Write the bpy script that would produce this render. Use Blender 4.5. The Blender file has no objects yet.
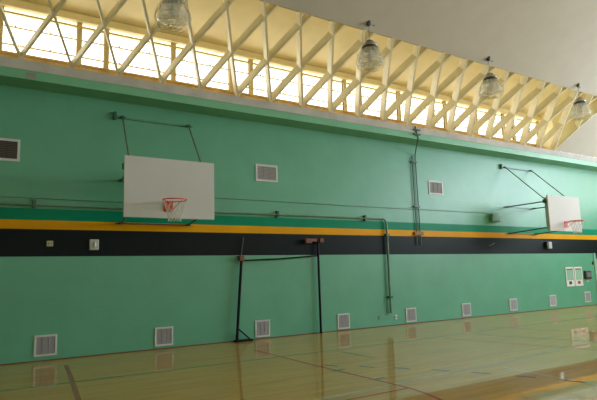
import bpy, bmesh, math, random
from mathutils import Vector, Matrix
random.seed(7)
sc = bpy.context.scene
col = sc.collection
PI = math.pi

# ---------------------------------------------------------------- mesh helpers
class MB:
    """collects shapes, links them as ONE mesh object"""
    def __init__(s):
        s.v = []; s.f = []; s.m = []; s.sm = []
    def add(s, vs, fs, mi=0, smooth=False):
        o = len(s.v); s.v += [tuple(v) for v in vs]
        for f in fs:
            s.f.append(tuple(i + o for i in f)); s.m.append(mi); s.sm.append(smooth)
    def box(s, x0, x1, y0, y1, z0, z1, mi=0):
        vs = [(x, y, z) for z in (z0, z1) for y in (y0, y1) for x in (x0, x1)]
        s.add(vs, [(0, 2, 3, 1), (4, 5, 7, 6), (0, 1, 5, 4), (2, 6, 7, 3), (0, 4, 6, 2), (1, 3, 7, 5)], mi)
    def quad(s, a, b, c, d, mi=0):
        s.add([a, b, c, d], [(0, 1, 2, 3)], mi)
    def beam(s, a, b, w, h, up=(0, 0, 1), mi=0):
        a = Vector(a); b = Vector(b); t = (b - a).normalized(); up = Vector(up)
        sd = t.cross(up).normalized() * (w / 2); u = sd.cross(t).normalized() * (h / 2)
        vs = [p + i * sd + j * u for p in (a, b) for i, j in ((-1, -1), (1, -1), (1, 1), (-1, 1))]
        s.add(vs, [(3, 2, 1, 0), (4, 5, 6, 7), (0, 1, 5, 4), (1, 2, 6, 5), (2, 3, 7, 6), (3, 0, 4, 7)], mi)
    def tube(s, pts, r, n=8, mi=0, closed=False):
        pts = [Vector(p) for p in pts]; N = len(pts); vs = []
        prev = None
        for i, p in enumerate(pts):
            if closed: t = pts[(i + 1) % N] - pts[i - 1]
            else: t = pts[min(i + 1, N - 1)] - pts[max(i - 1, 0)]
            t.normalize()
            if prev is None:
                prev = t.orthogonal().normalized()
            a = (prev - t * prev.dot(t))
            if a.length < 1e-6: a = t.orthogonal()
            a.normalize(); prev = a; b = t.cross(a)
            rr = r[i] if isinstance(r, (list, tuple)) else r
            vs += [p + rr * (math.cos(2 * PI * k / n) * a + math.sin(2 * PI * k / n) * b) for k in range(n)]
        fs = []
        for i in range(N if closed else N - 1):
            j = (i + 1) % N
            for k in range(n):
                l = (k + 1) % n
                fs.append((i * n + k, i * n + l, j * n + l, j * n + k))
        s.add(vs, fs, mi, True)
        if not closed:
            s.add(vs[:n], [tuple(range(n))[::-1]], mi); s.add(vs[-n:], [tuple(range(n))], mi)
    def lathe(s, prof, c=(0, 0, 0), n=24, mi=0, caps=True):
        vs = []
        for r, z in prof:
            vs += [(c[0] + r * math.cos(2 * PI * k / n), c[1] + r * math.sin(2 * PI * k / n), c[2] + z) for k in range(n)]
        fs = []
        for i in range(len(prof) - 1):
            for k in range(n):
                l = (k + 1) % n
                fs.append((i * n + k, i * n + l, (i + 1) * n + l, (i + 1) * n + k))
        s.add(vs, fs, mi, True)
        if caps:
            s.add(vs[:n], [tuple(range(n))[::-1]], mi); s.add(vs[-n:], [tuple(range(n))], mi)
    def build(s, name, mats, parent=None, loc=(0, 0, 0), bevel=0.0):
        me = bpy.data.meshes.new(name); me.from_pydata(s.v, [], s.f)
        if not isinstance(mats, (list, tuple)): mats = [mats]
        for m in mats: me.materials.append(m)
        for p, mi, sm in zip(me.polygons, s.m, s.sm):
            p.material_index = mi; p.use_smooth = sm
        me.update()
        o = bpy.data.objects.new(name, me); col.objects.link(o); o.location = loc
        if parent: o.parent = parent
        if bevel:
            b = o.modifiers.new('bevel', 'BEVEL'); b.width = bevel; b.segments = 2; b.limit_method = 'ANGLE'
        return o

def tag(o, label=None, cat=None, group=None, kind=None):
    if label: o['label'] = label
    if cat: o['category'] = cat
    if group: o['group'] = group
    if kind: o['kind'] = kind
    return o
def empty(name, loc, rz=0.0):
    o = bpy.data.objects.new(name, None); col.objects.link(o); o.location = loc; o.rotation_euler = (0, 0, rz)
    o.empty_display_size = .1
    return o
def copy_tree(o, parent=None):
    c = o.copy(); col.objects.link(c)
    if parent: c.parent = parent
    for ch in list(o.children): copy_tree(ch, c)
    return c

# ---------------------------------------------------------------- materials
def mat(name, color, rough=.5, metal=0., noise=None, bump=None, spec=.5, coat=0., coat_rough=.05):
    """noise=(scale, amount): slight mottling of the paint; bump=(scale, strength)"""
    m = bpy.data.materials.new(name); m.use_nodes = True; nt = m.node_tree; b = nt.nodes['Principled BSDF']
    b.inputs['Base Color'].default_value = (*color, 1); b.inputs['Roughness'].default_value = rough
    b.inputs['Metallic'].default_value = metal; b.inputs['Specular IOR Level'].default_value = spec
    b.inputs['Coat Weight'].default_value = coat; b.inputs['Coat Roughness'].default_value = coat_rough
    tc = nt.nodes.new('ShaderNodeTexCoord')
    if noise:
        n = nt.nodes.new('ShaderNodeTexNoise'); n.inputs['Scale'].default_value = noise[0]; n.inputs['Detail'].default_value = 4
        nt.links.new(tc.outputs['Object'], n.inputs['Vector'])
        r = nt.nodes.new('ShaderNodeValToRGB')
        a = noise[1]
        r.color_ramp.elements[0].position = .3; r.color_ramp.elements[1].position = .7
        r.color_ramp.elements[0].color = (*[c * (1 - a) for c in color], 1)
        r.color_ramp.elements[1].color = (*[min(1, c * (1 + a)) for c in color], 1)
        nt.links.new(n.outputs['Fac'], r.inputs['Fac']); nt.links.new(r.outputs['Color'], b.inputs['Base Color'])
    if bump:
        n = nt.nodes.new('ShaderNodeTexNoise'); n.inputs['Scale'].default_value = bump[0]; n.inputs['Detail'].default_value = 3
        nt.links.new(tc.outputs['Object'], n.inputs['Vector'])
        bp = nt.nodes.new('ShaderNodeBump'); bp.inputs['Strength'].default_value = bump[1]; bp.inputs['Distance'].default_value = .02
        nt.links.new(n.outputs['Fac'], bp.inputs['Height']); nt.links.new(bp.outputs['Normal'], b.inputs['Normal'])
    return m

def wall_paint(name, color, rough=.3, spec=.5):
    """glossy paint over brickwork: faint brick courses in the bump, slight mottling"""
    m = mat(name, color, rough, noise=(1.3, .06), spec=spec)
    nt = m.node_tree; b = nt.nodes['Principled BSDF']
    tc = nt.nodes.new('ShaderNodeTexCoord')
    mp = nt.nodes.new('ShaderNodeMapping'); mp.inputs['Rotation'].default_value = (PI / 2, 0, 0)
    nt.links.new(tc.outputs['Object'], mp.inputs['Vector'])
    br = nt.nodes.new('ShaderNodeTexBrick'); br.inputs['Scale'].default_value = 1.0
    br.inputs['Brick Width'].default_value = .3; br.inputs['Row Height'].default_value = .1; br.inputs['Mortar Size'].default_value = .006
    br.inputs['Mortar Smooth'].default_value = .6
    br.inputs['Color1'].default_value = (1, 1, 1, 1); br.inputs['Color2'].default_value = (.9, .9, .9, 1); br.inputs['Mortar'].default_value = (0, 0, 0, 1)
    nt.links.new(mp.outputs['Vector'], br.inputs['Vector'])
    ns = nt.nodes.new('ShaderNodeTexNoise'); ns.inputs['Scale'].default_value = 2.2; ns.inputs['Detail'].default_value = 5
    nt.links.new(tc.outputs['Object'], ns.inputs['Vector'])
    ad = nt.nodes.new('ShaderNodeMath'); ad.operation = 'MULTIPLY_ADD'; ad.inputs[1].default_value = .25
    nt.links.new(br.outputs['Color'], ad.inputs[0]); nt.links.new(ns.outputs['Fac'], ad.inputs[2])
    bp = nt.nodes.new('ShaderNodeBump'); bp.inputs['Strength'].default_value = .25; bp.inputs['Distance'].default_value = .02
    nt.links.new(ad.outputs[0], bp.inputs['Height']); nt.links.new(bp.outputs['Normal'], b.inputs['Normal'])
    return m

def floor_mat():
    m = bpy.data.materials.new('maple_floor'); m.use_nodes = True; nt = m.node_tree; b = nt.nodes['Principled BSDF']
    tc = nt.nodes.new('ShaderNodeTexCoord')
    br = nt.nodes.new('ShaderNodeTexBrick'); br.inputs['Scale'].default_value = 1
    br.inputs['Brick Width'].default_value = 1.1; br.inputs['Row Height'].default_value = .057; br.inputs['Mortar Size'].default_value = .0012
    br.inputs['Color1'].default_value = (.66, .41, .085, 1); br.inputs['Color2'].default_value = (.58, .34, .062, 1); br.inputs['Mortar'].default_value = (.2, .12, .04, 1)
    nt.links.new(tc.outputs['Object'], br.inputs['Vector'])
    mp = nt.nodes.new('ShaderNodeMapping'); mp.inputs['Scale'].default_value = (.35, 5, 1)
    nt.links.new(tc.outputs['Object'], mp.inputs['Vector'])
    ns = nt.nodes.new('ShaderNodeTexNoise'); ns.inputs['Scale'].default_value = 1.6; ns.inputs['Detail'].default_value = 6
    nt.links.new(mp.outputs['Vector'], ns.inputs['Vector'])
    mx = nt.nodes.new('ShaderNodeMix'); mx.data_type = 'RGBA'; mx.blend_type = 'MULTIPLY'; mx.inputs['Factor'].default_value = .5
    rp = nt.nodes.new('ShaderNodeValToRGB'); rp.color_ramp.elements[0].position = .3; rp.color_ramp.elements[1].position = .75
    rp.color_ramp.elements[0].color = (.72, .66, .55, 1); rp.color_ramp.elements[1].color = (1.15, 1.12, 1.05, 1)
    nt.links.new(ns.outputs['Fac'], rp.inputs['Fac'])
    nt.links.new(br.outputs['Color'], mx.inputs['A']); nt.links.new(rp.outputs['Color'], mx.inputs['B'])
    nt.links.new(mx.outputs['Result'], b.inputs['Base Color'])
    b.inputs['Roughness'].default_value = .45; b.inputs['Coat Weight'].default_value = .72; b.inputs['Coat Roughness'].default_value = .03; b.inputs['Specular IOR Level'].default_value = .15
    b.inputs['Coat IOR'].default_value = 1.5
    # slow waviness of the boards under the varnish
    n2 = nt.nodes.new('ShaderNodeTexNoise'); n2.inputs['Scale'].default_value = 3; nt.links.new(mp.outputs['Vector'], n2.inputs['Vector'])
    bp = nt.nodes.new('ShaderNodeBump'); bp.inputs['Strength'].default_value = .012; bp.inputs['Distance'].default_value = .01
    nt.links.new(n2.outputs['Fac'], bp.inputs['Height']); nt.links.new(bp.outputs['Normal'], b.inputs['Coat Normal'])
    return m

def line_mat(name, color):
    return mat(name, color, .45, noise=(6, .12), coat=.72, coat_rough=.03, spec=.15)

def glass_mat(name, tint=(1, 1, 1), rough=.0, body=0.):
    """thin pane: mostly clear, a mirror sheen, optionally some milky body"""
    m = bpy.data.materials.new(name); m.use_nodes = True; nt = m.node_tree
    for n in list(nt.nodes): nt.nodes.remove(n)
    out = nt.nodes.new('ShaderNodeOutputMaterial')
    tr = nt.nodes.new('ShaderNodeBsdfTransparent'); tr.inputs['Color'].default_value = (*tint, 1)
    gl = nt.nodes.new('ShaderNodeBsdfGlossy'); gl.inputs['Roughness'].default_value = max(rough, .02)
    lw = nt.nodes.new('ShaderNodeLayerWeight'); lw.inputs['Blend'].default_value = .5
    pw = nt.nodes.new('ShaderNodeMath'); pw.operation = 'POWER'; pw.inputs[1].default_value = 5; nt.links.new(lw.outputs['Facing'], pw.inputs[0])
    fr = nt.nodes.new('ShaderNodeMath'); fr.operation = 'MULTIPLY_ADD'; fr.inputs[1].default_value = .9; fr.inputs[2].default_value = .04; nt.links.new(pw.outputs[0], fr.inputs[0])
    mx = nt.nodes.new('ShaderNodeMixShader'); nt.links.new(fr.outputs[0], mx.inputs[0])
    nt.links.new(tr.outputs[0], mx.inputs[1]); nt.links.new(gl.outputs[0], mx.inputs[2])
    last = mx
    if body:
        df = nt.nodes.new('ShaderNodeBsdfDiffuse'); df.inputs['Color'].default_value = (.8, .78, .72, 1)
        tl = nt.nodes.new('ShaderNodeBsdfTranslucent'); tl.inputs['Color'].default_value = (.8, .78, .72, 1)
        m2 = nt.nodes.new('ShaderNodeMixShader'); m2.inputs[0].default_value = .5
        nt.links.new(df.outputs[0], m2.inputs[1]); nt.links.new(tl.outputs[0], m2.inputs[2])
        m3 = nt.nodes.new('ShaderNodeMixShader'); m3.inputs[0].default_value = body
        nt.links.new(mx.outputs[0], m3.inputs[1]); nt.links.new(m2.outputs[0], m3.inputs[2]); last = m3
    nt.links.new(last.outputs[0], out.inputs['Surface'])
    return m

M = {}
M['wall'] = wall_paint('mint_green_paint', (.12, .395, .252), .38)
M['wall_green'] = wall_paint('emerald_paint', (.003, .26, .14), .4, .1)
M['wall_yellow'] = wall_paint('yellow_paint', (.80, .37, .004), .4, .08)
M['wall_black'] = wall_paint('black_paint', (.006, .0105, .011), .42, .12)
M['beam_green'] = mat('beam_green_paint', (.17, .46, .28), .4, noise=(1.5, .06), bump=(9, .15))
M['soffit_green'] = M['beam_green']
M['ledge'] = mat('grey_concrete_ledge', (.50, .48, .46), .7, noise=(2.5, .12), bump=(14, .3))
M['white_ceiling'] = mat('white_ceiling_board', (.57, .53, .46), .75, noise=(1.8, .03), bump=(40, .15))
M['cream'] = mat('cream_paint', (.88, .78, .47), .55, noise=(2, .04))
M['rib'] = mat('cream_rib_paint', (.76, .69, .48), .5, noise=(3, .06))
M['sill'] = mat('ochre_wood_sill', (.74, .52, .20), .5, noise=(4, .2))
M['sash'] = mat('cream_window_steel', (.70, .56, .26), .45)
M['pane'] = glass_mat('window_glass')
M['brown'] = mat('brown_board', (.20, .08, .03), .6, noise=(5, .2))
M['floor'] = floor_mat()
M['vent_frame'] = mat('white_vent_frame', (.68, .66, .66), .45)
M['vent_grey'] = mat('grey_vent_louvre', (.42, .40, .41), .5)
M['vent_back'] = mat('vent_hollow', (.2, .19, .19), .8)
M['board'] = mat('white_backboard_paint', (.70, .69, .68), .6, noise=(1.5, .03), spec=.2)
M['orange'] = mat('orange_rim_paint', (.80, .07, .015), .4)
M['net'] = mat('white_net_cord', (.75, .75, .72), .8)
M['green_metal'] = mat('dark_green_metal', (.035, .12, .07), .4)
M['olive'] = mat('faded_green_bar', (.12, .17, .085), .5, noise=(8, .2))
M['pipe'] = mat('painted_pipe', (.13, .24, .16), .4, noise=(6, .2))
M['mint_metal'] = mat('mint_painted_box', (.17, .36, .26), .4, noise=(6, .15))
M['black'] = mat('black_steel', (.008, .008, .009), .45, spec=.15)
M['rust'] = mat('brown_wood_block', (.16, .06, .03), .6, noise=(9, .25))
M['grey_box'] = mat('grey_plate', (.45, .44, .42), .4, metal=.2)
M['cream_box'] = mat('cream_plate', (.55, .48, .28), .45)
M['dark_grey'] = mat('dark_grey_panel', (.04, .045, .045), .4)
M['steel'] = mat('galvanised_steel', (.5, .5, .5), .3, metal=.9)
M['lamp_cap'] = mat('dark_cast_cap', (.10, .10, .10), .35, metal=.6)
M['lamp_glass'] = glass_mat('prismatic_glass', (.95, .95, .93), .12, .42)
M['wire'] = mat('guard_wire', (.74, .66, .42), .4, metal=.4)
M['red'] = mat('red_sign_ink', (.45, .05, .06), .5)
M['white'] = mat('white_gloss', (.78, .78, .76), .4)
M['door'] = mat('dark_green_door', (.02, .10, .07), .35)
M['pale_green'] = mat('pale_green_panel', (.30, .52, .40), .4)

L_GREEN = line_mat('green_court_line', (.02, .26, .09))
L_RED = line_mat('red_court_line', (.42, .035, .03))
L_BROWN = line_mat('brown_court_line', (.36, .07, .02))
L_BLUE = line_mat('blue_court_line', (.02, .075, .19))
L_WHITE = line_mat('white_court_line', (.50, .48, .40))

# ---------------------------------------------------------------- room dimensions
X0, X1 = -8.0, 27.0
YF = -25.2                    # wall behind the camera
R, YC, ZC = 16.15, -12.6, -4.71   # barrel vault
A0 = math.radians(48.0); DA = math.radians(3.72); AE = math.radians(39.35)
def arc(a, off=0.0): return (YC + (R + off) * math.sin(a), ZC + (R + off) * math.cos(a))
def row(k): return arc(A0 - k * DA)
KE = (A0 - AE) / DA           # rows from the ledge to the edge of the white ceiling
NX0, NS = 1.01, .98           # first rib node and node spacing along the wall
HS = NS / 2
N_LEFT, N_RIGHT = -3, 19
def xn(i): return NX0 + NS * i
ZSOF, ZGRY, ZLED = 5.70, 5.89, 6.09
BP = -.6                      # front of the beam

# floor with its painted lines (thin coats of paint in the same mesh)
b = MB(); b.box(X0, X1, YF, .3, -.2, 0, 0)
def stripe(pts, w, mi, z=.0015):
    P = [Vector((p[0], p[1], 0)) for p in pts]; L = []; Rr = []
    for i, p in enumerate(P):
        t = (P[min(i + 1, len(P) - 1)] - P[max(i - 1, 0)]).normalized(); n = Vector((-t.y, t.x, 0)) * w / 2
        L.append(p + n); Rr.append(p - n)
    for i in range(len(P) - 1):
        b.add([(*Rr[i].xy, z), (*Rr[i + 1].xy, z), (*L[i + 1].xy, z), (*L[i].xy, z)], [(0, 1, 2, 3)], mi)
stripe([(X0 + .5, -2.85), (8, -2.95), (X1 - .5, -2.6)], .065, 1)
stripe([(1.98, -.95), (1.80, -2.5), (1.40, -5.6)], .075, 3, .0019)
stripe([(5.66, -1.7), (5.52, -4.4), (5.45, -6.3), (5.43, -6.7), (5.36, -7.05), (5.23, -7.45), (5.0, -7.9), (4.6, -8.4)], .05, 2, .0019)
stripe([(-1, -6.72), (5.43, -6.68)], .05, 2, .0018)
stripe([(X0 + .5, -6.45), (4, -6.45), (8.4, -6.15), (13, -5.72), (20, -5.2)], .06, 5, .0016)
stripe([(7.72, -6.5), (7.60, -7.2), (7.45, -8.2)], .05, 5)
for c in [(5.71, -4.46), (6.10, -4.97), (6.43, -5.49), (6.76, -6.03), (7.03, -6.60), (7.27, -7.22), (7.47, -7.87)]:
    stripe([(c[0] - .05, c[1] + .14), (c[0] + .05, c[1] - .14)], .06, 4)
stripe([(6.85, -3.3), (6.84, -4.3)], .045, 1, .0018)
stripe([(5.44, -4.92), (5.70, -4.88)], .06, 1, .0023); stripe([(5.43, -5.91), (5.70, -5.88)], .06, 1, .0023)
stripe([(11.1, -3.2), (11.35, -4.4), (11.75, -6.6)], .05, 1, .0018)
stripe([(9.95, -3.2), (10.3, -5.26), (10.6, -6.9)], .05, 3, .0018)
stripe([(12.8, -2.4), (13.25, -5.6)], .05, 2, .0018)
tag(b.build('floor', [M['floor'], L_GREEN, L_RED, L_BROWN, L_BLUE, L_WHITE]), kind='structure')

# far wall with its painted bands; a doorway near its right end
DX0, DX1, DZ = 22.78, 23.85, 2.13
b = MB()
bands = [(0, 2.125, 0), (2.125, 2.695, 3), (2.695, 2.885, 2), (2.885, 3.13, 1), (3.13, 5.75, 0)]
for z0, z1, mi in bands:
    if z1 <= DZ:
        b.box(X0, DX0, 0, .3, z0, z1, mi); b.box(DX1, X1, 0, .3, z0, z1, mi)
    else:
        b.box(X0, X1, 0, .3, z0, z1, mi)
tag(b.build('wall_back', [M['wall'], M['wall_green'], M['wall_yellow'], M['wall_black']]), kind='structure')
b2 = MB(); b2.box(X0, DX0 - .1, -.012, -.0005, .0005, .022)
tag(b2.build('baseboard_back', M['rust']), kind='structure')
# the beam along the top of the wall: green face and underside, grey ledge
b = MB(); b.box(X0, X1, BP, .3, ZSOF, ZGRY, 0); b.box(X0, X1, BP - .012, .3, ZGRY, ZLED, 1)
tag(b.build('trim_1', [M['beam_green'], M['ledge']]), kind='structure')
# doorway trim and door
b = MB(); b.box(DX0 - .13, DX0, -.03, .1, .0005, DZ + .005); b.box(DX1, DX1 + .13, -.03, .1, .0005, DZ + .005)
tag(b.build('trim_2', M['pale_green'], bevel=.004), kind='structure')
dr = MB(); dr.box(DX0 + .005, DX1 - .005, .12, .17, .01, DZ - .005, 0)
dr.box(DX0 + .06, DX1 - .06, .105, .12, .3, 1.90, 1)
do = dr.build('door_1', [M['door'], M['pale_green']]); tag(do, kind='structure')
h = MB(); h.lathe([(.0, 0), (.025, .0), (.03, .03), (.03, .06), (.01, .075)], n=12)
ho = h.build('door_knob', M['steel'], do, (DX0 + .1, .12, 1.0)); ho.rotation_euler = (PI / 2, 0, 0)

# other walls
b = MB(); b.box(X0 - .3, X0, YF - .3, .3, 0, 12); tag(b.build('wall_left', M['wall']), kind='structure')
b = MB()
WR = [(-3.6, -.9), (-8.2, -4.2), (-12.8, -8.8), (-17.4, -13.4)]; WZ0, WZ1 = 4.2, 7.9   # tall daylight windows of the end wall
ys = sorted([YF - .3, .3] + [y for w in WR for y in w])
b.box(X1, X1 + .3, YF - .3, .3, 0, WZ0); b.box(X1, X1 + .3, YF - .3, .3, WZ1, 12)
solid = [(YF - .3, -17.4), (-13.4, -12.8), (-8.8, -8.2), (-4.2, -3.6), (-.9, .3)]
for y0, y1 in solid: b.box(X1, X1 + .3, y0, y1, WZ0, WZ1)
tag(b.build('wall_right', M['wall']), kind='structure')
b = MB(); b.box(X0, X1, YF - .3, YF, 0, 3.4); b.box(X0, X1, YF - .3, YF, 5.6, 6.6)
FW = [(-5 + 5 * k, -1.5 + 5 * k) for k in range(6)]
xs = [X0] + [x for w in FW for x in w] + [X1]
for k in range(0, len(xs), 2): b.box(xs[k], xs[k + 1], YF - .3, YF, 3.4, 5.6)
tag(b.build('wall_front', M['wall']), kind='structure')

# ---------------------------------------------------------------- white vaulted ceiling with the open skylight strip
def edge_x(k, right=True):
    return xn(N_RIGHT) + HS * k if right else xn(N_LEFT) - HS * k
b = MB(); T = .09
def shell(pts_lo, pts_hi):   # a strip between two rows of points, with its thickness: pts are (x, angle)
    for (xa, a), (xb, c) in zip(pts_lo, pts_hi): pass
nseg = 48
angs = [AE + (-A0 - AE) * i / nseg for i in range(nseg + 1)]
def band(xl0, xr0, a0, xl1, xr1, a1, smooth=True):
    y0, z0 = arc(a0); y1, z1 = arc(a1); Y0, Z0 = arc(a0, T); Y1, Z1 = arc(a1, T)
    b.add([(xl0, y0, z0), (xr0, y0, z0), (xr1, y1, z1), (xl1, y1, z1)], [(0, 1, 2, 3)])
    b.add([(xl0, Y0, Z0), (xr0, Y0, Z0), (xr1, Y1, Z1), (xl1, Y1, Z1)], [(3, 2, 1, 0)])
    return
for i in range(nseg): band(X0, X1, angs[i], X0, X1, angs[i + 1])
ks = [0, .5, 1, 1.5, 2, KE]
for k0, k1 in zip(ks[:-1], ks[1:]):
    a0, a1 = A0 - k0 * DA, A0 - k1 * DA
    band(edge_x(k0), X1, a0, edge_x(k1), X1, a1)
    band(X0, edge_x(k0, False), a0, X0, edge_x(k1, False), a1)
    for r_ in (True, False):
        y0, z0 = arc(a0); y1, z1 = arc(a1); Y0, Z0 = arc(a0, T); Y1, Z1 = arc(a1, T)
        e0, e1 = edge_x(k0, r_), edge_x(k1, r_)
        b.quad((e0, y0, z0), (e1, y1, z1), (e1, Y1, Z1), (e0, Y0, Z0))
y0, z0 = arc(AE); Y0, Z0 = arc(AE, T)
b.quad((edge_x(KE, False), y0, z0), (edge_x(KE), y0, z0), (edge_x(KE), Y0, Z0), (edge_x(KE, False), Y0, Z0))
ce = b.build('ceiling', M['white_ceiling']); tag(ce, kind='structure')

# cream roof deck above the skylight, its upstand and end reveals
DKY0, DKZ0, DKY1 = .12, 7.57, arc(AE, T)[0] - .02
DKZ1 = DKZ0 + (DKY0 - DKY1) * .33
def deck_z(y): return DKZ0 + (DKY0 - y) * .33
XL, XR = edge_x(KE, False) - .1, edge_x(KE) + .1
b = MB()
b.box(XL, XR, DKY0 - .0, DKY0 + .3, DKZ0 - .02, DKZ0 + .1)
b.quad((XL, DKY0, DKZ0), (XR, DKY0, DKZ0), (XR, DKY1, DKZ1), (XL, DKY1, DKZ1))
b.quad((XL, DKY0, DKZ0 + .1), (XL, DKY1, DKZ1 + .1), (XR, DKY1, DKZ1 + .1), (XR, DKY0, DKZ0 + .1))
b.quad((XL, DKY1, arc(AE)[1]), (XR, DKY1, arc(AE)[1]), (XR, DKY1, DKZ1 + .1), (XL, DKY1, DKZ1 + .1))
for r_ in (True, False):
    e0, e1 = edge_x(0, r_), edge_x(KE, r_)
    pts = [(edge_x(k, r_), *row(k)) for k in ks]
    for p, q in zip(pts[:-1], pts[1:]):
        b.quad(p, q, (q[0], q[1], deck_z(q[1])), (p[0], p[1], deck_z(p[1])))
    b.quad((e0, BP, ZLED), (e0, BP, deck_z(BP)), (e0, .2, deck_z(.12) + .05), (e0, .2, ZLED))
tag(b.build('trim_3', M['cream']), kind='structure')
# cream header beam over the windows
b = MB(); b.box(XL, XR, -.10, .3, 7.43, 7.60); tag(b.build('trim_4', M['cream'], bevel=.01), kind='structure')
# ochre sill board under the windows
b = MB(); b.box(XL, XR, -.06, .14, ZLED + .001, 6.39); b.box(XL, XR, -.10, .14, 6.37, 6.42)
tag(b.build('trim_5', M['sill'], bevel=.006), kind='structure')

# ---------------------------------------------------------------- clerestory windows
WB, WT = 6.42, 7.43
posts = []
x = .65 - 3.8
while x < XR + .5:
    posts += [x, x + 1.58, x + 2.18]; x += 3.8
posts = [p for p in posts if XL - 1.0 < p < XR + 1.5]
wn = 0
for pa, pb in zip(posts[:-1], posts[1:]):
    if pb < -1.5 or pa > xn(N_RIGHT) + 1.2: continue
    wn += 1
    b = MB(); pw = .11
    # posts, head and bottom rail, two thin glazing bars
    b.box(pa - pw / 2, pa + pw / 2, .0, .1, WB, WT)
    b.box(pb - .012, pb - pw / 2, .02, .08, WB, WT)
    b.box(pa + pw / 2, pb - pw / 2, .01, .09, WB, WB + .04)
    b.box(pa + pw / 2, pb - pw / 2, .01, .09, 7.315, 7.36)
    for z in (7.03, 6.63):
        b.box(pa + pw / 2, pb - pw / 2, .025, .065, z - .014, z + .014)
    if pb - pa > 1:
        for z in (7.03, 6.63):      # small catches on the bars
            for fx in (.18, .62):
                b.box(pa + (pb - pa) * fx - .015, pa + (pb - pa) * fx + .015, .0, .026, z - .02, z + .04)
    w = b.build('window_%d' % wn, M['sash']); tag(w, kind='structure')
    g = MB(); g.box(pa + .01, pb - .01, .044, .050, WB + .01, WT - .01)
    g.build('pane', M['pane'], w)
# brown board in the last lights
for n_, (xa, xb, za, zb) in enumerate([(18.70, 19.02, 6.68, 7.34), (19.62, 19.86, 6.8, 7.1)]):
    b = MB(); b.box(xa, xb, .005, .022, za, zb)
    o = b.build('window_board', M['brown'])
    tag(o, ['brown board covering a pane near the right end of the skylight windows', 'small brown board on the last pane at the right end of the skylight'][n_], 'board', 'brown boards on the clerestory panes')

# ---------------------------------------------------------------- crossed lamella ribs of the skylight
ORD = ['first', 'second', 'third', 'fourth', 'fifth', 'sixth', 'seventh', 'eighth', 'ninth', 'tenth', 'eleventh', 'twelfth', 'thirteenth',
       'fourteenth', 'fifteenth', 'sixteenth', 'seventeenth', 'eighteenth', 'nineteenth', 'twentieth', 'twenty-first', 'twenty-second', 'twenty-third', 'twenty-fourth']
DN = Vector((0, .72, .69)).normalized(); RW, RD = .048, .245
def rib(i, sgn, k0, label):
    ksr = [k0] + [k for k in (0.5, 1, 1.5, 2) if k > k0 + .05] + [KE + .02]
    P = [Vector((xn(i) + sgn * HS * k, *row(k))) for k in ksr]
    vs = []
    for j, p in enumerate(P):
        t = (P[min(j + 1, len(P) - 1)] - P[max(j - 1, 0)]).normalized()
        sd = t.cross(DN).normalized() * RW / 2
        d = RD
        vs += [p - sd, p + sd, p + sd + DN * d, p - sd + DN * d]
    b = MB(); n = len(P)
    fs = [(3, 2, 1, 0), tuple(4 * (n - 1) + q for q in (0, 1, 2, 3))]
    for j in range(n - 1):
        for q in range(4):
            fs.append((4 * j + q, 4 * j + (q + 1) % 4, 4 * j + 4 + (q + 1) % 4, 4 * j + 4 + q))
    b.add(vs, fs)
    o = b.build('roof_rib', M['rib'])
    tag(o, label, 'roof rib', 'crossed cream roof ribs of the skylight strip')
c1 = c2 = 0
for i in range(-2, N_RIGHT + 1):
    ad = 'broad cream roof rib leaning right, %s of its kind from the left'
    if i == N_RIGHT: ad = 'cream roof rib leaning right along the white ceiling, last at right end'
    rib(i, 1, 0, ad % ORD[c1] if '%' in ad else ad); c1 += 1
for i in range(0, N_RIGHT + 3):
    k0 = max(0, i - N_RIGHT)
    rib(i, -1, k0, 'slim cream roof rib leaning left, %s of its kind from the left' % ORD[c2]); c2 += 1

# ---------------------------------------------------------------- pendant lamps
def make_lamp():
    root = empty('pendant_lamp', (0, 0, 0))            # origin: where it hangs from the ceiling
    m = MB(); m.lathe([(.005, -.075), (.03, -.07), (.048, -.04), (.05, .06)], n=16)
    m.tube([(.02, -.08, -.06), (.06, -.1, -.07), (.1, -.09, -.05)], .012, 6)
    m.build('ceiling_mount', M['lamp_cap'], root)
    m = MB(); m.tube([(0, 0, -.08), (0, 0, -.50)], .011, 8); m.build('hanging_rod', M['steel'], root)
    m = MB(); m.lathe([(.03, -.47), (.085, -.48), (.09, -.53), (.15, -.56), (.165, -.60), (.17, -.63), (.15, -.635)], n=24); m.build('lamp_cap', M['steel'], root)
    m = MB(); m.lathe([(.172, -.631), (.178, -.685), (.14, -.69)], n=24); m.build('cap_rim', M['lamp_cap'], root)
    m = MB()
    prof = [(.15, -.69), (.175, -.73), (.20, -.79), (.222, -.86), (.24, -.94), (.258, -1.01), (.262, -1.045), (.20, -1.075), (.11, -1.095), (.012, -1.10)]
    m.lathe(prof, n=40, caps=False); g = m.build('glass_shade', M['lamp_glass'], root)
    m = MB(); m.lathe([(.01, -.70), (.045, -.705), (.05, -.78), (.075, -.88), (.07, -.96), (.03, -1.0), (.005, -1.005)], n=16); m.build('bulb', M['white'], root)
    m = MB()
    for r, z in ((.17, -.71), (.26, -.86), (.305, -1.02), (.27, -1.17), (.13, -1.215)):
        m.tube([(r * math.cos(2 * PI * k / 28), r * math.sin(2 * PI * k / 28), z) for k in range(28)], .006, 5, closed=True)
    for k in range(12):
        a = 2 * PI * k / 12; c, s = math.cos(a), math.sin(a)
        m.tube([(c * r, s * r, z) for r, z in ((.15, -.67), (.17, -.71), (.26, -.86), (.305, -1.02), (.27, -1.17), (.13, -1.215), (.01, -1.22))], .006, 5)
    m.build('wire_guard', M['wire'], root)
    return root
lamp = make_lamp()
LX = [(3.52, 'caged pendant lamp at the top left, largest, cut by the upper picture edge'),
      (8.68, 'caged bell-shaped pendant lamp second from the left, on a short rod above the wall conduits'),
      (13.38, 'caged pendant lamp third from the left, with a shiny pale glass shade'),
      (18.20, 'caged pendant lamp farthest right, against the right end of the skylight')]
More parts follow.
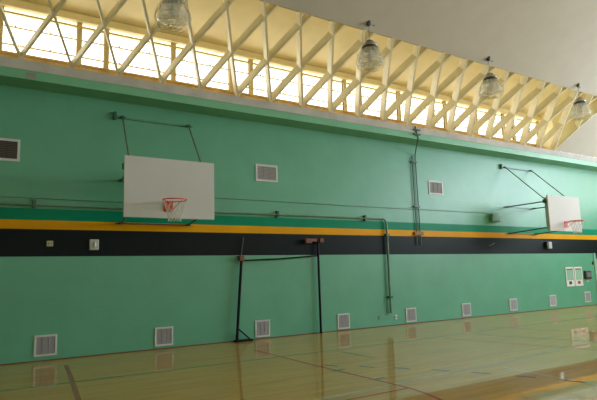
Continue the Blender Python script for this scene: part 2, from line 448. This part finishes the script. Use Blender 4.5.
for i, (lx, lb) in enumerate(LX):
    o = lamp if i == 0 else copy_tree(lamp)
    yl = -2.52; zl = ZC + math.sqrt(R * R - (yl - YC) ** 2)
    o.location = (lx, yl, zl - .02); o.rotation_euler.z = .4 * i; o.scale = (1.2, 1.2, 1.0 if i else 1.1)
    tag(o, lb, 'lamp', 'wire-caged pendant lamps under the white ceiling')

# ---------------------------------------------------------------- basketball hoops
BD = 1.70
def make_hoop(ro_x, rail_m, arm_m, rim_x):
    root = empty('basketball_hoop', (0, 0, 0))    # origin on the wall below the board centre
    w, zb, zt = .965, 2.82, 4.06
    # backboard with rounded corners
    b = MB(); r = .012; pts = []
    for cx, cz, a0 in ((w - r, zt - r, 0), (-w + r, zt - r, PI / 2), (-w + r, zb + r, PI), (w - r, zb + r, 1.5 * PI)):
        r2 = .025
        for k in range(5):
            a = a0 + k * PI / 8; pts.append((cx + r * math.cos(a) * .999, cz + r * math.sin(a)))
    n = len(pts)
    vs = [(x, -BD, z) for x, z in pts] + [(x, -BD + .045, z) for x, z in pts]
    b.add(vs, [tuple(range(n)), tuple(range(2 * n - 1, n - 1, -1))] + [(i, i + n, (i + 1) % n + n, (i + 1) % n) for i in range(n)])
    bo = b.build('backboard', M['board'], root, bevel=.006)
    # timber backing behind the board
    b = MB()
    for z in (3.0, 3.85): b.box(-w + .06, w - .06, -BD + .046, -BD + .13, z - .05, z + .05)
    for x in (-.80, .80): b.box(x - .05, x + .05, -BD + .131, -BD + .20, 2.86, 4.0)
    b.build('backing_frame', M['board'], root)
    # rim
    zr = 3.15; yr = -BD - .38; rr = .232
    b = MB(); b.tube([(rim_x + rr * math.cos(2 * PI * k / 40), yr + rr * math.sin(2 * PI * k / 40), zr) for k in range(40)], .013, 8, closed=True)
    rim = b.build('rim', M['orange'], root)
    b = MB(); b.box(rim_x - .10, rim_x + .10, -BD - .012, -BD - .001, zr - .20, zr + .03)
    b.build('rim_plate', M['orange'], root, bevel=.004)
    b = MB(); b.box(rim_x - .075, rim_x + .075, yr + rr - .01, -BD - .012, zr - .012, zr + .004)
    for s in (-1, 1):
        b.tube([(rim_x + s * .085, -BD - .012, zr - .16), (rim_x + s * .17, yr + .15, zr - .008)], .008, 6)
    b.build('rim_brace', M['orange'], root)
    # net: crossing cords
    b = MB(); nl = 12
    prof = [(rr, 0), (.205, -.09), (.175, -.18), (.145, -.27), (.125, -.35), (.128, -.42)]
    for k in range(nl):
        for sg in (-1, 1):
            pp = []
            for j, (q, dz) in enumerate(prof):
                a = 2 * PI * k / nl + sg * j * PI / nl
                pp.append((rim_x + q * math.cos(a), yr + q * math.sin(a), zr - .01 + dz))
            b.tube(pp, .0045, 5)
    b.build('net', M['net'], root)
    # wall rails
    for z in (5.32, 3.84, 2.86):
        b = MB()
        if z > 5: b.box(ro_x - .98, ro_x + .92, -.04, -.002, z - .022, z + .022)
        else: b.box(ro_x - .90, ro_x + .84, -.032, -.002, z - .013, z + .013)
        ro = b.build('wall_rail', M[rail_m] if z > 3 else M['rust'], root)
        for s in (-1, 1):
            q = MB(); q.box(ro_x + s * .80 - .04, ro_x + s * .80 + .04, -.10, -.04, z - .03, z + .03); q.tube([(ro_x + s * .80 - .06, -.085, z), (ro_x + s * .80 + .06, -.085, z)], .02, 8)
            q.build('hinge', M['green_metal'], ro)
    b = MB(); b.box(ro_x - 1.0, ro_x - .94, -.09, -.002, 5.25, 5.43); b.build('rail_end', M['green_metal'], root)
    for s in (-1, 1):
        for za, zb_ in ((5.32, 3.92), (3.84, 3.86), (2.86, 2.96)):
            b = MB(); b.tube([(ro_x + s * .80, -.08, za), (s * .80, -BD + .19, zb_)], .017 if za > 5 else .022, 10)
            b.build('support_arm', M[arm_m], root)
    # side joint plate
    b = MB(); b.box(-.96, -.87, -BD + .07, -BD + .20, 3.80, 3.92); b.build('joint_block', M['green_metal'], root, bevel=.005)
    return root
M['rail_green'] = mat('rail_green_paint', (.10, .30, .17), .45, noise=(6, .15))
M['arm'] = mat('green_arm_paint', (.06, .12, .06), .45, noise=(8, .2))
hp = make_hoop(.21, 'rail_green', 'olive', -.06); hp.location = (3.79, 0, 0)
tag(hp, 'large white basketball backboard at left, orange rim and white net, green wall arms', 'basketball hoop', 'wall-mounted basketball hoops')
h2 = make_hoop(-.08, 'green_metal', 'arm', 0); h2.location = (18.03, 0, 0)
tag(h2, 'smaller distant basketball hoop at right, seen edge-on with long dark arms', 'basketball hoop', 'wall-mounted basketball hoops')

# ---------------------------------------------------------------- vents
def make_vent(name, w, hgt, slat, frame, fr=.037, louvre='vent_grey'):
    root = empty(name, (0, 0, 0))
    b = MB()
    b.box(-w / 2, w / 2, -.022, -.001, -hgt / 2, -hgt / 2 + fr); b.box(-w / 2, w / 2, -.022, -.001, hgt / 2 - fr, hgt / 2)
    b.box(-w / 2, -w / 2 + fr, -.022, -.001, -hgt / 2 + fr, hgt / 2 - fr); b.box(w / 2 - fr, w / 2, -.022, -.001, -hgt / 2 + fr, hgt / 2 - fr)
    b.build('frame', M['vent_frame'], root, bevel=.003)
    b = MB(); iw, ih = w / 2 - fr, hgt / 2 - fr
    b.box(-iw, iw, -.004, -.001, -ih, ih, 1)
    n = int(2 * ih / slat)
    for k in range(n):
        z = -ih + (k + .5) * 2 * ih / n
        b.add([(-iw, -.006, z + slat * .42), (iw, -.006, z + slat * .42), (iw, -.018, z - slat * .38), (-iw, -.018, z - slat * .38)], [(3, 2, 1, 0)], 0)
    b.box(-iw * .34, -iw * .34 + .006, -.02, -.004, -ih, ih, 0); b.box(iw * .34, iw * .34 + .006, -.02, -.004, -ih, ih, 0)
    b.build('grille', [M[louvre], M['vent_back']], root)
    return root
M['vent_dark'] = mat('dark_vent_louvre', (.06, .055, .05), .5)
fv = make_vent('floor_vent', .43, .42, .02, True)
VX = [1.74, 4.23, 6.815, 9.42, 12.03, 14.57, 17.07, 19.49, 21.91]
VZ = [.31, .28, .26, .26, .27, .28, .31, .33, .36]
VL = ['square low wall vent at the far left, below the small cream plate', 'square low wall vent below the left basketball backboard',
      'square low wall vent between the legs of the black post frame', 'square low wall vent just right of the black post frame',
      'square low wall vent just right of the bent pipe foot', 'square low wall vent second to the right of the bent pipe',
      'square low wall vent third to the right of the bent pipe', 'square low wall vent just left of the two framed panels',
      'square low wall vent at the far right, below the dark wall box']
for i, (vx, vz, lb) in enumerate(zip(VX, VZ, VL)):
    o = fv if i == 0 else copy_tree(fv)
    o.location = (vx, 0, vz); tag(o, lb, 'vent', 'square vents along the foot of the wall')
uv = make_vent('wall_vent', .67, .46, .035, True, .05)
for i, (vx, vz, lb) in enumerate([(7.03, 4.315, 'white-framed upper wall vent with grey louvres right of the left backboard'),
                                  (13.48, 4.325, 'white-framed upper wall vent beside the vertical double conduit')]):
    o = uv if i == 0 else copy_tree(uv)
    o.location = (vx, 0, vz); tag(o, lb, 'vent', 'white-framed vents high on the wall')
dv = make_vent('wall_vent', .70, .47, .035, True, .05, 'vent_dark'); dv.location = (.77, 0, 4.33)
tag(dv, 'white-framed upper wall vent with a dark opening at the left picture edge', 'vent', 'white-framed vents high on the wall')

# ---------------------------------------------------------------- pipes, conduits, boxes on the wall
root = empty('wall_pipe', (11.16, 0, .38))
rel = lambda pts: [(x - 11.16, y, z - .38) for x, y, z in pts]
r90 = .16
bend = [(11.16 - r90 + r90 * math.sin(a), -.07, 3.20 - r90 + r90 * math.cos(a)) for a in [k * PI / 12 for k in range(7)]]
b = MB(); b.tube(rel([(X0 + .5, -.07, 3.19), (5, -.07, 3.195)] + bend[:1]), .022, 10)
b.build('horizontal_run', M['pipe'], root)
b = MB(); b.tube(rel(bend), .030, 10); b.build('elbow', M['pipe'], root)
b = MB(); b.tube(rel([(11.16, -.07, 3.05), (11.16, -.07, .40)]), .036, 10); b.tube(rel([(11.16, -.07, .42), (11.16, -.07, .38)]), .045, 10)
b.build('vertical_run', M['pipe'], root)
for (x, z) in [(1.42, 3.24), (7.31, 3.23), (10.34, 3.22)]:
    b = MB(); b.box(x - .03, x + .03, -.10, -.002, z - .10, z + .07); c = b.build('pipe_clamp', M['green_metal'], root, (-11.16, 0, -.38))
for z in (2.72, .85):
    b = MB(); b.box(11.09, 11.23, -.12, -.002, z - .03, z + .03); b.build('pipe_clamp', M['green_metal'], root, (-11.16, 0, -.38))
tag(root, 'green painted pipe along the wall bending straight down to the floor', 'pipe')

for pts, lb in (([(X0 + .5, -.015, 3.345), (4.2, -.015, 3.345)], 'thin dark wire just above the pipe, left of the left backboard'),
                ([(4.6, -.015, 3.57), (10.0, -.015, 3.555), (16.12, -.015, 3.57)], 'thin dark wire across the wall, from left backboard to green box')):
    b = MB(); b.tube(pts, .009, 6); tag(b.build('wall_wire', M['pipe']), lb, 'wire')

root = empty('wall_conduit', (12.55, 0, 2.42))
b = MB(); b.tube([(x - 12.55, y, z - 2.42) for x, y, z in [(12.06, BP - .03, 6.10), (12.10, BP - .03, 5.90), (12.17, BP - .03, 5.74), (12.17, BP + .02, 5.62), (12.40, -.28, 5.48), (12.58, -.04, 5.34), (12.58, -.04, 5.2)]], .018, 8)
b.build('upper_conduit', M['green_metal'], root)
for xt, xb in ((12.43, 12.46), (12.58, 12.61)):
    b = MB(); b.tube([(xt - 12.55, -.04, 5.30 - 2.42), (xb - 12.55, -.04, 0)], .017, 8)
    b.build('conduit', M['green_metal'], root)
for z, m in ((5.10, 'green_metal'), (3.65, 'green_metal'), (2.78, 'brown_clip')):
    if m == 'brown_clip': M[m] = mat('rusty_clip', (.28, .12, .02), .6, noise=(9, .2))
    b = MB(); s = 1.5 if m == 'brown_clip' else 1
    xc = 12.51 + (5.3 - z) * .010
    b.box(xc - .13 * s - 12.55, xc + .12 * s - 12.55, -.075, -.002, z - .022 * s * s - 2.42, z + .022 * s * s - 2.42); b.build('conduit_clip', M[m], root)
b = MB()
for z in (5.98, 5.84): b.box(11.96 - 12.55, 12.24 - 12.55, BP - .07, BP - .013, z - .02 - 2.42, z + .02 - 2.42)
b.build('beam_clip', M['green_metal'], root)
tag(root, 'pair of green vertical conduits running from beam down to the black band', 'conduit')

def plate(name, x, z, w, h, d, m, label, cat, extra=None):
    root = empty(name, (x, 0, z))
    b = MB(); b.box(-w / 2, w / 2, -d, -.001, -h / 2, h / 2); b.build('housing', m, root, bevel=min(w, h) * .08)
    if extra: extra(root, w, h, d)
    return tag(root, label, cat)
def x_screws(r, w, h, d):
    b = MB(); b.box(-w * .3, w * .3, -d - .012, -d - .0005, -h * .3, h * .3); b.build('cover', M['mint_metal'], r, bevel=.004)
plate('wall_junction_box', 16.34, 3.41, .46, .30, .16, M['mint_metal'], 'green painted junction box at the end of the wall wire', 'electrical box', x_screws)
def x_slots(r, w, h, d):
    for s in (-1, 1):
        b = MB(); b.box(s * w * .22 - .012, s * w * .22 + .012, -d - .004, -d - .0005, -.02, .02)
        b.build('socket', M['vent_back'], r)
plate('switch_plate', 1.755, 2.395, .125, .115, .03, M['cream_box'], 'small cream electrical plate on the black band at far left', 'electrical plate', x_slots)
def x_grille(r, w, h, d):
    b = MB(); b.lathe([(.052, 0), (.05, .02), (.036, .03), (.005, .032)], n=20); o = b.build('dial', M['white'], r, (.01, -d - .001, 0)); o.rotation_euler = (PI / 2, 0, 0); o.scale = (.62, 1.25, 1)
plate('control_box', 2.64, 2.375, .20, .235, .05, M['grey_box'], 'grey control box with an oval dial on the black band, left', 'control box', x_grille)
def x_spk(r, w, h, d):
    b = MB(); b.box(-w * .5 - .12, -w * .5 - .005, -d * 1.1, -.001, -h * .4, h * .5); b.build('side_bracket', M['dark_grey'], r)
plate('wall_bell', 19.53, 2.44, .22, .26, .10, M['grey_box'], 'small grey box with dark side on the black band below right hoop', 'control box', x_spk)
plate('wall_outlet', 11.41, .245, .09, .13, .02, M['white'], 'small white outlet beside the foot of the bent pipe', 'outlet', x_slots)
plate('wall_plate', 10.74, .26, .08, .12, .012, M['pipe'], 'small green blank plate just left of the bent pipe foot', 'electrical plate')
b = MB(); b.box(-.09, .09, -.006, -.001, -.06, .06)
tag(b.build('beam_plate', M['cover_grey'] if 'cover_grey' in M else M.setdefault('cover_grey', mat('taupe_plate', (.28, .27, .25), .6, noise=(9, .15))), None, (1.21, BP, 5.785)), 'small taupe plate on the green beam at far left', 'plate')
b = MB(); b.tube([(15.98, -.02, 2.40), (16.28, -.02, 2.51)], .014, 6); tag(b.build('wall_hook', M['pipe']), 'thin slanted green bar on the black band below the green box', 'hook')

# framed panels and dark box near the right end
def panel(x, w, markmat, label):
    z0, z1 = .82, 1.58
    root = empty('framed_panel', (x, 0, z0)); h = z1 - z0; f = .06
    b = MB(); b.box(-w / 2, -w / 2 + f, -.03, -.001, 0, h); b.box(w / 2 - f, w / 2, -.03, -.001, 0, h)
    b.box(-w / 2 + f, w / 2 - f, -.03, -.001, h - f, h); b.box(-w / 2 + f, w / 2 - f, -.03, -.001, 0, .04)
    b.build('frame', M['white'], root, bevel=.004)
    b = MB(); b.box(-w / 2 + f, w / 2 - f, -.015, -.001, .24, h - f); b.build('green_face', M['pale_green'], root)
    b = MB(); b.box(-w / 2 + f, w / 2 - f, -.022, -.001, .04, .24); b.build('lower_plate', M['white'], root)
    b = MB(); b.box(-.10, .09, -.027, -.0225, .08, .20); b.build('mark', M[markmat], root)
    b = MB(); b.box(-w / 2 + f, w / 2 - f, -.020, -.0155, h - f - .05, h - f - .01); b.build('heading_strip', M['red'], root)
    tag(root, label, 'panel', 'white-framed panels near the right end of the wall')
panel(20.78, .57, 'dark_grey', 'left of two tall white-framed panels, dark mark on its lower plate')
panel(21.39, .55, 'red', 'right of two tall white-framed panels, red mark on its lower plate')
def x_lbl(r, w, h, d):
    b = MB(); b.box(-w * .35, w * .35, -d - .01, -d - .0005, -h * .25, h * .32); b.build('door_panel', M['vent_back'], r)
plate('wall_box', 22.03, 1.245, .44, .33, .09, M['dark_grey'], 'dark grey wall box right of the two white-framed panels', 'electrical box', x_lbl)
b = MB(); b.box(-.08, .08, -.006, -.001, -.035, .035, 0); b.box(-.05, .05, -.008, -.0062, -.012, .012, 1)
tag(b.build('small_sign', [M['white'], M['red']], None, (22.05, 0, 1.0)), 'tiny white and red sign under the dark wall box', 'sign')
plate('wall_switch', 22.55, 1.72, .09, .13, .03, M['dark_grey'], 'small dark switch beside the doorway at far right', 'switch')

# ---------------------------------------------------------------- black post frame leaning on the wall
root = empty('post_frame', (6.02, -.12, 0))
fx, fy = 6.02, -.12
def rl(*p): return (p[0] - fx, p[1] - fy, p[2])
b = MB(); b.tube([rl(6.02, -.14, .02), rl(6.20, -.10, 2.05)], .036, 10); b.build('left_post', M['black'], root)
b = MB(); b.tube([rl(6.17, -.09, 2.0), rl(6.27, -.07, 2.58)], .018, 8); b.build('post_extension', M['dark_grey'], root)
b = MB(); b.box(6.12 - fx, 6.25 - fx, -.17 - fy, -.04 - fy, 1.98, 2.11); b.tube([rl(6.07, -.1, 2.1), rl(6.3, -.1, 2.0)], .018, 8); b.build('clamp', M['rust'], root, bevel=.01)
b = MB(); b.tube([rl(6.22, -.11, 1.99), rl(7.3, -.10, 2.02), rl(8.56, -.09, 2.10)], .020, 8); b.build('crossbar', M['black'], root)
b = MB(); b.tube([rl(8.57, -.10, .01), rl(8.57, -.09, 2.56)], .032, 10); b.build('right_post', M['black'], root)
b = MB(); b.box(5.97 - fx, 6.44 - fx, -.20 - fy, -.06 - fy, .002, .05); b.build('base_plate', M['black'], root, bevel=.006)
b = MB(); b.tube([rl(6.04, -.13, .34), rl(6.38, -.13, .05)], .02, 8); b.build('brace', M['black'], root)
b = MB(); b.box(8.13 - fx, 8.34 - fx, -.16 - fy, -.05 - fy, 2.44, 2.57); b.box(8.34 - fx, 8.53 - fx, -.13 - fy, -.07 - fy, 2.48, 2.57); b.box(8.61 - fx, 8.74 - fx, -.15 - fy, -.05 - fy, 2.46, 2.58)
b.build('top_block', M['rust'], root, bevel=.01)
tag(root, 'black steel post frame leaning on the wall under the yellow stripe', 'post frame')

# ---------------------------------------------------------------- daylight
w = bpy.data.worlds.new('sky'); sc.world = w; w.use_nodes = True
bg = w.node_tree.nodes['Background']; bg.inputs['Color'].default_value = (1.0, .96, .84, 1); bg.inputs['Strength'].default_value = 3.5
def area(name, loc, size, energy, color, rot):
    l = bpy.data.lights.new(name, 'AREA'); l.shape = 'RECTANGLE'; l.size, l.size_y = size; l.energy = energy; l.color = color
    o = bpy.data.objects.new(name, l); col.objects.link(o); o.location = loc; o.rotation_euler = rot
    return o
# end-wall windows: frames and the daylight that enters through them
for n_, (y0, y1) in enumerate(WR):
    b = MB()
    for f in (0, .333, .667, 1):
        y = y0 + (y1 - y0) * f; b.box(X1 + .1, X1 + .16, y - .03, y + .03, WZ0, WZ1)
    for z in (WZ0 + .03, (WZ0 + WZ1) / 2, WZ1 - .03): b.box(X1 + .1, X1 + .16, y0, y1, z - .03, z + .03)
    tag(b.build('window_%d' % (wn + 1 + n_), M['sash']), kind='structure')
    area('daylight', (X1 + .35, (y0 + y1) / 2, (WZ0 + WZ1) / 2), (WZ1 - WZ0, y1 - y0), [85, 640, 880, 700][n_], (.82, .955, 1.12), (0, PI / 2, 0))
# clerestory daylight on this side, just outside the panes
area('daylight', ((xn(N_RIGHT) + xn(N_LEFT)) / 2, .42, 6.93), (xn(N_RIGHT) - xn(N_LEFT), 1.0), 120, (1.0, .93, .78), (-PI / 2, 0, 0))
for n_, (xa, xb) in enumerate(FW):
    b = MB()
    for f in (0, .5, 1):
        x = xa + (xb - xa) * f; b.box(x - .03, x + .03, YF - .2, YF - .14, 3.4, 5.6)
    b.box(xa, xb, YF - .2, YF - .14, 4.47, 4.53)
    tag(b.build('window_%d' % (wn + 5 + n_), M['sash']), kind='structure')
    area('daylight', ((xa + xb) / 2, YF - .33, 4.5), (xb - xa, 2.2), [0.5, 2, 6, 15, 40, 60][n_], (1.0, .97, .9), (PI / 2, 0, 0))

# ---------------------------------------------------------------- camera
cam = bpy.data.cameras.new('camera'); cam.sensor_width = 36; cam.lens = 538.55 / 597 * 36; cam.clip_end = 200
co = bpy.data.objects.new('camera', cam); col.objects.link(co)
yaw, pit, rol = .575256, .1373696, -.0290569
F = Vector((math.sin(yaw) * math.cos(pit), math.cos(yaw) * math.cos(pit), math.sin(pit)))
Rv = Vector((math.cos(yaw), -math.sin(yaw), 0)); U = Rv.cross(F)
R2 = math.cos(rol) * Rv + math.sin(rol) * U; U2 = -math.sin(rol) * Rv + math.cos(rol) * U
mw = Matrix((R2, U2, -F)).transposed().to_4x4(); mw.translation = Vector((0, -12.3847, 1.6))
co.matrix_world = mw
sc.camera = co

vs = sc.view_settings
vs.view_transform = 'Standard'; vs.look = 'None'; vs.gamma = 1; vs.use_curve_mapping = False; vs.exposure = 0.0
sc.cycles.use_denoising = True
sc.cycles.max_bounces = 10; sc.cycles.diffuse_bounces = 6; sc.cycles.glossy_bounces = 5; sc.cycles.transparent_max_bounces = 12
sc.cycles.sample_clamp_indirect = 8
